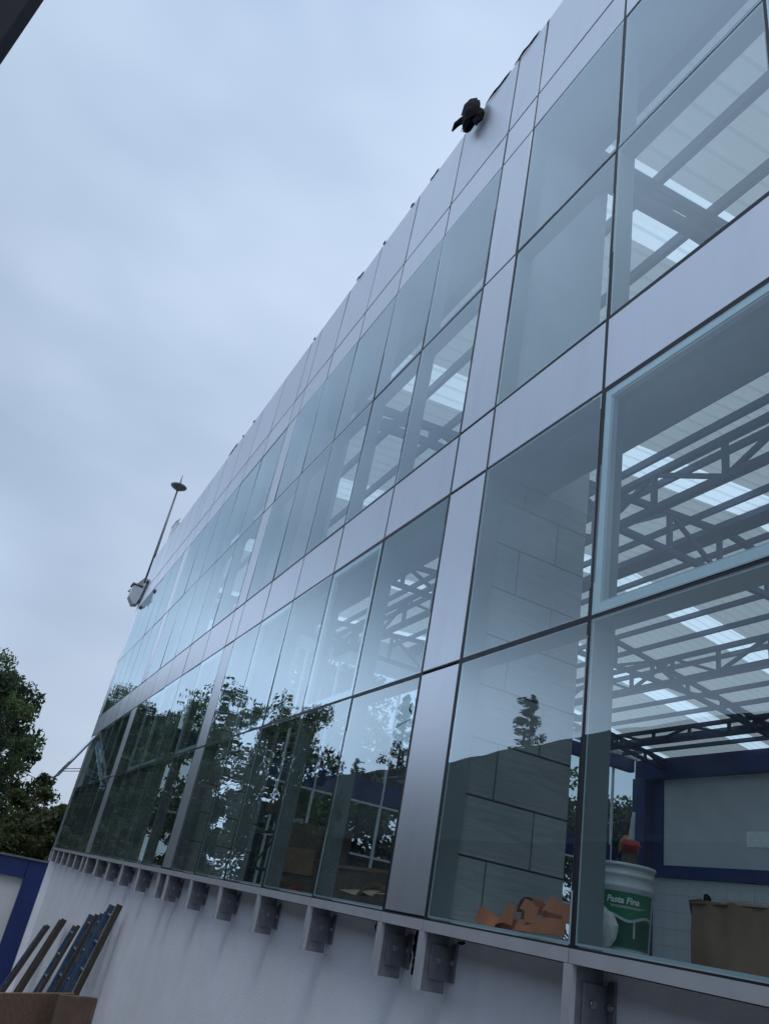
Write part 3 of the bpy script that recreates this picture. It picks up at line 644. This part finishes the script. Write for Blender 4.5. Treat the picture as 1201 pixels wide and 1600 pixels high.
# cartons and scaffold behind the next panes
c1 = thing('wooden_crate', 'dark brown carton with a pale rim behind the pane next to the silver column', 'carton', (-3.75, .95, 0), rz=rad(4)); cardbox(c1, 1.3, .5, .31, 5, 'cardbrown')
b = MB(); frame_quads(b, .66, .26, .03, 0, .03, 0); o = b.build('rim', 'cardboard', c1, (0, 0, .32)); o.rotation_euler = (rad(-90), 0, 0)
c2_ = thing('cardboard_sheet', 'torn tan cardboard pieces lying low behind the pane next to the silver column', 'cardboard', (-2.95, .42, .03))
b = MB(); sheet(b, [[(-.5, -.12, .02), (-.2, -.13, .06), (.1, -.12, .04), (.35, -.13, .05)], [(-.5, .1, .08), (-.2, .12, .10), (.1, .1, .09), (.35, .1, .10)]], .006); b.build('flat_piece', 'cardtan', c2_)
b = MB(); sheet(b, [[(.1, -.1, .05), (.28, -.12, .13), (.42, -.1, .16)], [(.12, .0, .07), (.3, .0, .10), (.42, .02, .13)]], .006); sheet(b, [[(.15, -.14, .03), (.3, -.15, .07), (.42, -.13, .05)], [(.15, -.05, .06), (.3, -.04, .11), (.42, -.05, .10)]], .006); b.build('torn_flap', 'cardtan', c2_)
c3_ = thing('upright_carton', 'tall brown carton standing on end behind the third pane from the silver column', 'carton', (-5.5, 1.0, 0), rz=rad(8)); cardbox(c3_, .78, .4, .74, 9, 'cardbrown')
b = MB(); b.box((-.38, -.215, .2), (.37, -.211, .46)); b.build('label_sheet', 'cardboard', c3_)
sf = thing('scaffold_frame', 'dark steel scaffold frame standing inside behind the fourth pane', 'scaffold', (-6.95, .75, 0))
for xo in (0, .75):
    b = MB(); b.tube([(xo, 0, 0), (xo, 0, 1.3)], [.028, .028], 8); b.build('leg', 'steelblue', sf)
for z_ in (.2, .62, 1.05):
    b = MB(); b.tube([(0, 0, z_), (.75, 0, z_)], [.02, .02], 8); b.build('crossbar', 'steelblue', sf)
b = MB(); b.tube([(0, .03, .2), (.75, .03, .62)], [.015, .015], 6); b.tube([(.75, .03, .62), (0, .03, 1.05)], [.015, .015], 6); b.build('brace', 'steelblue', sf)
wp = thing('pale_panel', 'pale board leaning inside behind the scaffold frame', 'board', (-6.9, 1.1, 0))
b = MB(); b.box((-.5, 0, 0), (.5, .03, .85)); b.build('face', 'panelwhite', wp); b = MB(); b.box((-.5, -.02, .6), (.5, -.001, .64)); b.build('batten', 'cardbrown', wp)
hb = thing('hanging_box', 'small brown box on the post inside behind the fourth pane', 'box', (-6.35, .72, 0))
b = MB(); b.cbox((-.15, -.08, .82), (.15, .08, 1.0), .006); b.build('carton', 'cardbrown', hb); b = MB(); b.box((-.03, .09, 0), (.03, .15, 1.35)); b.build('post', 'wood', hb)
fl = thing('metal_offcut', 'small red offcut on the sill behind the third pane', 'offcut', (-4.0, .25, .03))
b = MB(); b.cbox((-.1, -.02, 0), (.1, .02, .02), .004); b.cbox((.02, -.03, .021), (.12, .0, .036), .003); b.build('strip', 'red', fl)

# ------------------------------------------------------------------ outside, left: blue-framed wall, ladders, boards
bw = thing('blue_framed_wall', 'white yard wall with dark blue frame at the bottom left, below the trees', 'wall', (-24.2, 0, GZ))
TOP = -.46-GZ
b = MB(); b.box((-.10, -14, 0), (.06, .1, TOP-.02)); b.build('infill', 'panelwhite', bw)
b = MB(); b.cbox((-.2, -14, TOP-.50), (.18, -.355, TOP), .01); b.build('top_rail', 'navy', bw)
b = MB(); b.cbox((-.2, -.35, 0), (.18, .19, TOP+.002), .01); b.build('corner_post', 'navy', bw)
b = MB(); b.box((-.25, -14, TOP+.003), (.22, .19, TOP+.045)); b.build('coping', 'steel', bw)
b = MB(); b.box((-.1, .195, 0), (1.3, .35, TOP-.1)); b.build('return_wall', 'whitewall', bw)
def ladder(X, wd, ztop, out_, mats, label, rungs, kw=.085):
    t = thing('ladder', label, 'ladder', (X, .12, GZ), 'ladders leaning on the white wall')
    L_ = ztop-GZ
    for s, m_, dz in ((0, mats[0], 0), (-wd, mats[1], -.05)):
        b = MB(); b.bar((s, -out_, 0), (s, -.06, L_+dz), kw*.8, kw*.6, up=(0, 1, 0)); b.build('rail', m_, t)
    for k in range(rungs):
        u = .1+.85*k/(rungs-1); b = MB(); b.tube([(-kw/2, -out_+(out_-.06)*u, L_*u), (-wd+kw/2, -out_+(out_-.06)*u, L_*u)], [.02, .02], 6); b.build('rung', 'plate', t)
ladder(-10.7, .62, -.62, 0.8, ('wood', 'bluepaint'), 'wooden ladder nearest the viewer, tallest of those on the white wall', 9, .14)
ladder(-11.62, .35, -.80, .82, ('bluepaint', 'bluepaint'), 'second ladder from the right, narrow with two blue rails', 8, .110)
ladder(-12.35, .6, -.90, 0.85, ('wood', 'bluepaint'), 'third ladder from the right, one brown and one blue rail', 8, .15)
ladder(-14.0, .5, -1.22, 0.9, ('wood', 'bluepaint'), 'fourth ladder from the right, with thin rails', 8, .10)
ladder(-16.1, .35, -1.30, 0.95, ('wood', 'wood'), 'fifth ladder from the right, with broad brown rails', 8, .17)
ladder(-18.3, .45, -1.62, 1.0, ('wood', 'bluepaint'), 'leftmost ladder of the row on the white wall', 7, .15)
def board(label, X, Y, lx, th, h, lean, matn, rz):
    t = thing('wooden_board', label, 'board', (X, Y, GZ), 'boards in front of the ladders', rz)
    b = MB(); b.cbox((-lx/2, -th/2, 0), (lx/2, th/2, h), .006); o = b.build('panel', matn, t); o.rotation_euler = (rad(-lean), 0, 0)
    b = MB(); b.box((lx/2-.06, -th/2-.012, .05), (lx/2-.005, -th/2-.001, h-.05)); o2 = b.build('batten', 'cardbrown', t); o2.rotation_euler = (rad(-lean), 0, 0)
board('brown wooden board leaning in front of the ladders at the bottom left', -8.87, -1.11, 1.3, .035, 2.66, 4, 'plywood', rad(-52))
board('darker wooden board just behind the front board, by the white wall', -8.62, -.44, .5, .09, 2.68, 3, 'cardbrown', rad(106))
# dark post close to the photographer
po = thing('dark_post', 'dark metal post close to the viewer at the top left corner', 'post', (1.15, -3.45, GZ))
b = MB(); b.box((-.05, -.01, 0), (.05, .065, 11)); b.build('shaft', 'postdark', po)
b = MB(); b.box((-.05, -.04, 0), (.045, -.012, 11)); b.build('cover_strip', 'postgrey', po)
b = MB(); b.box((-.05, -.30, 0), (.05, -.042, 11)); b.build('inner_post', 'postdark', po)
b = MB(); b.box((-.2, -.4, 0), (.2, .15, .03)); b.build('foot_plate', 'steel', po)

# ------------------------------------------------------------------ building across the yard, seen mirrored in the glass
nb = thing('dark_roofed_house', 'low house with a dark roof across the yard, mirrored in the lower glass', 'house', (-8, -13, GZ))
b = MB(); b.box((-31, -6, 0), (30, 1.8, 2.55-GZ)); b.build('wall', 'greywall', nb)
rv = random.Random(4)
xs_ = [-32+64*i/18 for i in range(19)]; v = []
for X in xs_:
    j = rv.uniform(-.10, .10); v += [(X, 2.3, 2.45-GZ), (X, -.9+j, 6.1-GZ+j), (X, -6.5, 2.4-GZ)]
b = MB(); b.add(v, [(i*3+q, i*3+3+q, i*3+4+q, i*3+1+q) for i in range(18) for q in (0, 1)]+[(0, 1, 2), (56, 55, 54)]); rf = b.build('roof', 'darkroof', nb)
b = MB(); b.box((-32, 2.2, 2.38-GZ), (32, 2.36, 2.52-GZ)); b.build('gutter', 'steel', rf)
for k in range(8):
    b = MB(); X = -18+6*k; b.box((X, 1.801, 2.2), (X+1.6, 1.86, 3.9)); wn = b.build('window', 'postdark', nb)
    b = MB(); b.box((X+.08, 1.861, 2.28), (X+.76, 1.868, 3.82)); b.box((X+.84, 1.861, 2.28), (X+1.52, 1.868, 3.82)); b.build('pane', 'glass_inner', wn)

# ------------------------------------------------------------------ trees
def leaf_mesh(name, centres, radii, n_each, size, matn, seed, droop=.0, elong=2.2, flat=.75):
    r = np.random.default_rng(seed); C_ = np.repeat(np.asarray(centres, float), n_each, 0); Rr = np.repeat(np.asarray(radii, float), n_each)
    n = len(C_); d = r.normal(size=(n, 3)); d /= np.linalg.norm(d, axis=1)[:, None]
    rad_ = r.random(n)**.45; pos = C_+d*(rad_*Rr)[:, None]*np.array([1, 1, flat])
    a = r.normal(size=(n, 3)); a[:, 2] -= droop; a /= np.linalg.norm(a, axis=1)[:, None]
    t = r.normal(size=(n, 3)); bb = np.cross(a, t); bb /= np.linalg.norm(bb, axis=1)[:, None]
    s = size*(.6+.8*r.random(n)); la = a*(s*elong/2)[:, None]; lb = bb*(s/2)[:, None]
    V = np.stack([pos-la, pos+lb*.9, pos+la, pos-lb*.9], 1).reshape(-1, 3)
    me = bpy.data.meshes.new(name); me.vertices.add(4*n); me.vertices.foreach_set('co', V.ravel())
    me.loops.add(4*n); me.loops.foreach_set('vertex_index', np.arange(4*n)); me.polygons.add(n)
    me.polygons.foreach_set('loop_start', np.arange(0, 4*n, 4)); me.polygons.foreach_set('loop_total', np.full(n, 4))
    me.materials.append(M[matn]); me.update(calc_edges=True); return me
def broad_tree(seed, hgt, spread, n_clump, n_leaf, size, matn, base=.25):
    """trunk with limbs, clumps of leaves at the limb ends; origin at the foot"""
    r = random.Random(seed); b = MB(); cen, rads = [], []
    tr = [(0, 0, 0), (r.uniform(-.2, .2), r.uniform(-.2, .2), hgt*.3), (r.uniform(-.4, .4), r.uniform(-.4, .4), hgt*.6), (r.uniform(-.5, .5), r.uniform(-.5, .5), hgt*.9)]
    b.tube(tr, [.028*hgt, .020*hgt, .012*hgt, .003*hgt], 8)
    for k in range(n_clump):
        u = base+(.97-base)*(k+.5)/n_clump; a = k*2.399+r.uniform(-.5, .5)
        prof = spread*(math.sin(math.pi*min(1, (u-base*.7)/(1.05-base*.7)))**.6)*(1-.35*u)
        d = prof*r.uniform(.35, 1.1); z = u*hgt
        p0 = Vector((0, 0, 0)).lerp(Vector(tr[3]), min(.95, max(.1, u-.12))); p0.z = max(.1, (u-.14))*hgt
        e_ = Vector((tr[2][0]*u+d*math.cos(a), tr[2][1]*u+d*math.sin(a), z+r.uniform(-.03, .05)*hgt))
        mid = p0.lerp(e_, .5)+Vector((0, 0, r.uniform(-.02, .03)*hgt))
        b.tube([p0, mid, e_], [.007*hgt, .0045*hgt, .0015*hgt], 5, cap=False)
        for q in range(3):
            tpos = e_+Vector((r.gauss(0, 1), r.gauss(0, 1), r.gauss(0, .7)))*spread*.17
            b.tube([mid.lerp(e_, .5), tpos], [.0025*hgt, .0008*hgt], 4, cap=False)
            cen.append(tpos); rads.append(spread*r.uniform(.10, .24))
    return b.mesh('trunk', ['bark']), leaf_mesh('crown', cen, rads, n_leaf, size, matn, seed)
def conifer(seed, hgt, spread, matn):
    r = random.Random(seed); b = MB(); b.tube([(0, 0, 0), (0, 0, hgt*.5), (.05, 0, hgt)], [.018*hgt, .010*hgt, .002*hgt], 7); cen, rads = [], []
    for k in range(60):
        u = .25+.75*k/60; a = k*2.399; d = spread*(1.02-u)*r.uniform(.5, 1.15)+.06
        for q in (.45, .75, 1):
            cen.append((d*q*math.cos(a), d*q*math.sin(a), u*hgt+.22*d*q)); rads.append(.05*spread+.07*d)
        b.tube([(0, 0, u*hgt), (d*math.cos(a), d*math.sin(a), u*hgt+.22*d)], [.02, .006], 4, cap=False)
    cen += [(.03, 0, hgt*.97), (.05, 0, hgt)]; rads += [.08, .05]
    return b.mesh('trunk', ['bark']), leaf_mesh('crown', cen, rads, 34, .07, matn, seed, flat=1.2)
TV = broad_tree(17, 12.5, 4.4, 40, 120, .125, 'leafA')
TA = broad_tree(11, 12.5, 4.6, 52, 150, .12, 'leafA')
TB = broad_tree(23, 11.0, 4.2, 46, 130, .14, 'leafB', .18)
TC_ = conifer(5, 13, 2.9, 'leafB')
TS = broad_tree(31, 4.6, 2.2, 30, 190, .085, 'leafC', .05)
def tree(T, label, X, Y, sc_, rz, nm='tree', cat='tree', group='trees around the yard', sz=None):
    t = thing(nm, label, cat, (X, Y, GZ), group, rz); t.scale = (sc_, sc_, sz or sc_)
    put('trunk', T[0], t); put('crown', T[1], t); return t
tree(TV, 'big leafy tree standing against the sky at the left edge', -36.5, -6.9, .98, .4)
tree(TB, 'dark tree behind the big leafy tree at the left edge', -46, -7.5, 1.15, 1.9)
tree(TA, 'tall leafy tree mirrored in the lower glass of the middle bay', -24.6, -7.5, .52, 2.2, sz=.83)
tree(TB, 'dense tree mirrored just left of the middle bay', -31.5, -5.8, .55, .9, sz=.68)
tree(TB, 'tall dense tree mirrored in the lower glass of the far bay', -42.0, -4.9, .8, 3.3, sz=1.1)
tree(TA, 'leafy tree mirrored low in the far bay', -52, -4.0, .9, 4.4, sz=1.1)
tree(TB, 'far tree mirrored at the left end of the glass', -60, -3.2, 1.35, 5.1)
tree(TB, 'small dark tree mirrored under the middle bay', -20.5, -6.4, .42, .2, sz=.6)
tree(TC_, 'slim conifer rising over the dark roof, mirrored beside the silver column', -34, -16.5, 1.16, 0, 'conifer_tree')
tree(TC_, 'slim conifer mirrored on the grey tiled pier', -25.4, -18, 1.10, 1, 'conifer_tree')
tree(TC_, 'small conifer mirrored over the dark roof left of the taller one', -39, -16.5, .93, 2, 'conifer_tree')
for i, (X, Y, s_, r_, T) in enumerate(((-27, 7.0, 1.05, .3, TB), (-30, 9.5, 1.15, 1.4, TA), (-27.5, 14, 1.0, 2.6, TB), (-29, 19, 1.1, 3.9, TA), (-26.5, 23.5, 1.0, 5.2, TB))):
    tree(T, ('dark tree seen through the end windows nearest the glass front', 'leafy tree seen through the end windows left of the blue column', 'dark tree seen through the middle of the end windows', 'leafy tree seen through the end windows beside the blue column', 'dark tree beyond the far corner of the hall')[i], X, Y, s_, r_, group='trees behind the end windows')
for i, (X, Y, s_, r_) in enumerate(((-27.0, -.6, 1.0, 0), (-28.5, 1.2, 1.2, 1.3), (-29.5, -2.6, 1.08, 2.2), (-26.4, 2.0, .98, 3), (-33, .6, 1.3, 4), (-31, -5.5, 1.1, 5))):
    tree(TS, ('shrub just behind the blue framed wall', 'tall shrub between the wall and the glass corner', 'shrub under the big leafy tree', 'shrub closest to the glass corner', 'large shrub at the back of the yard', 'shrub at the left edge behind the wall')[i], X, Y, s_, r_, 'shrub', 'shrub', 'shrubs behind the yard wall')
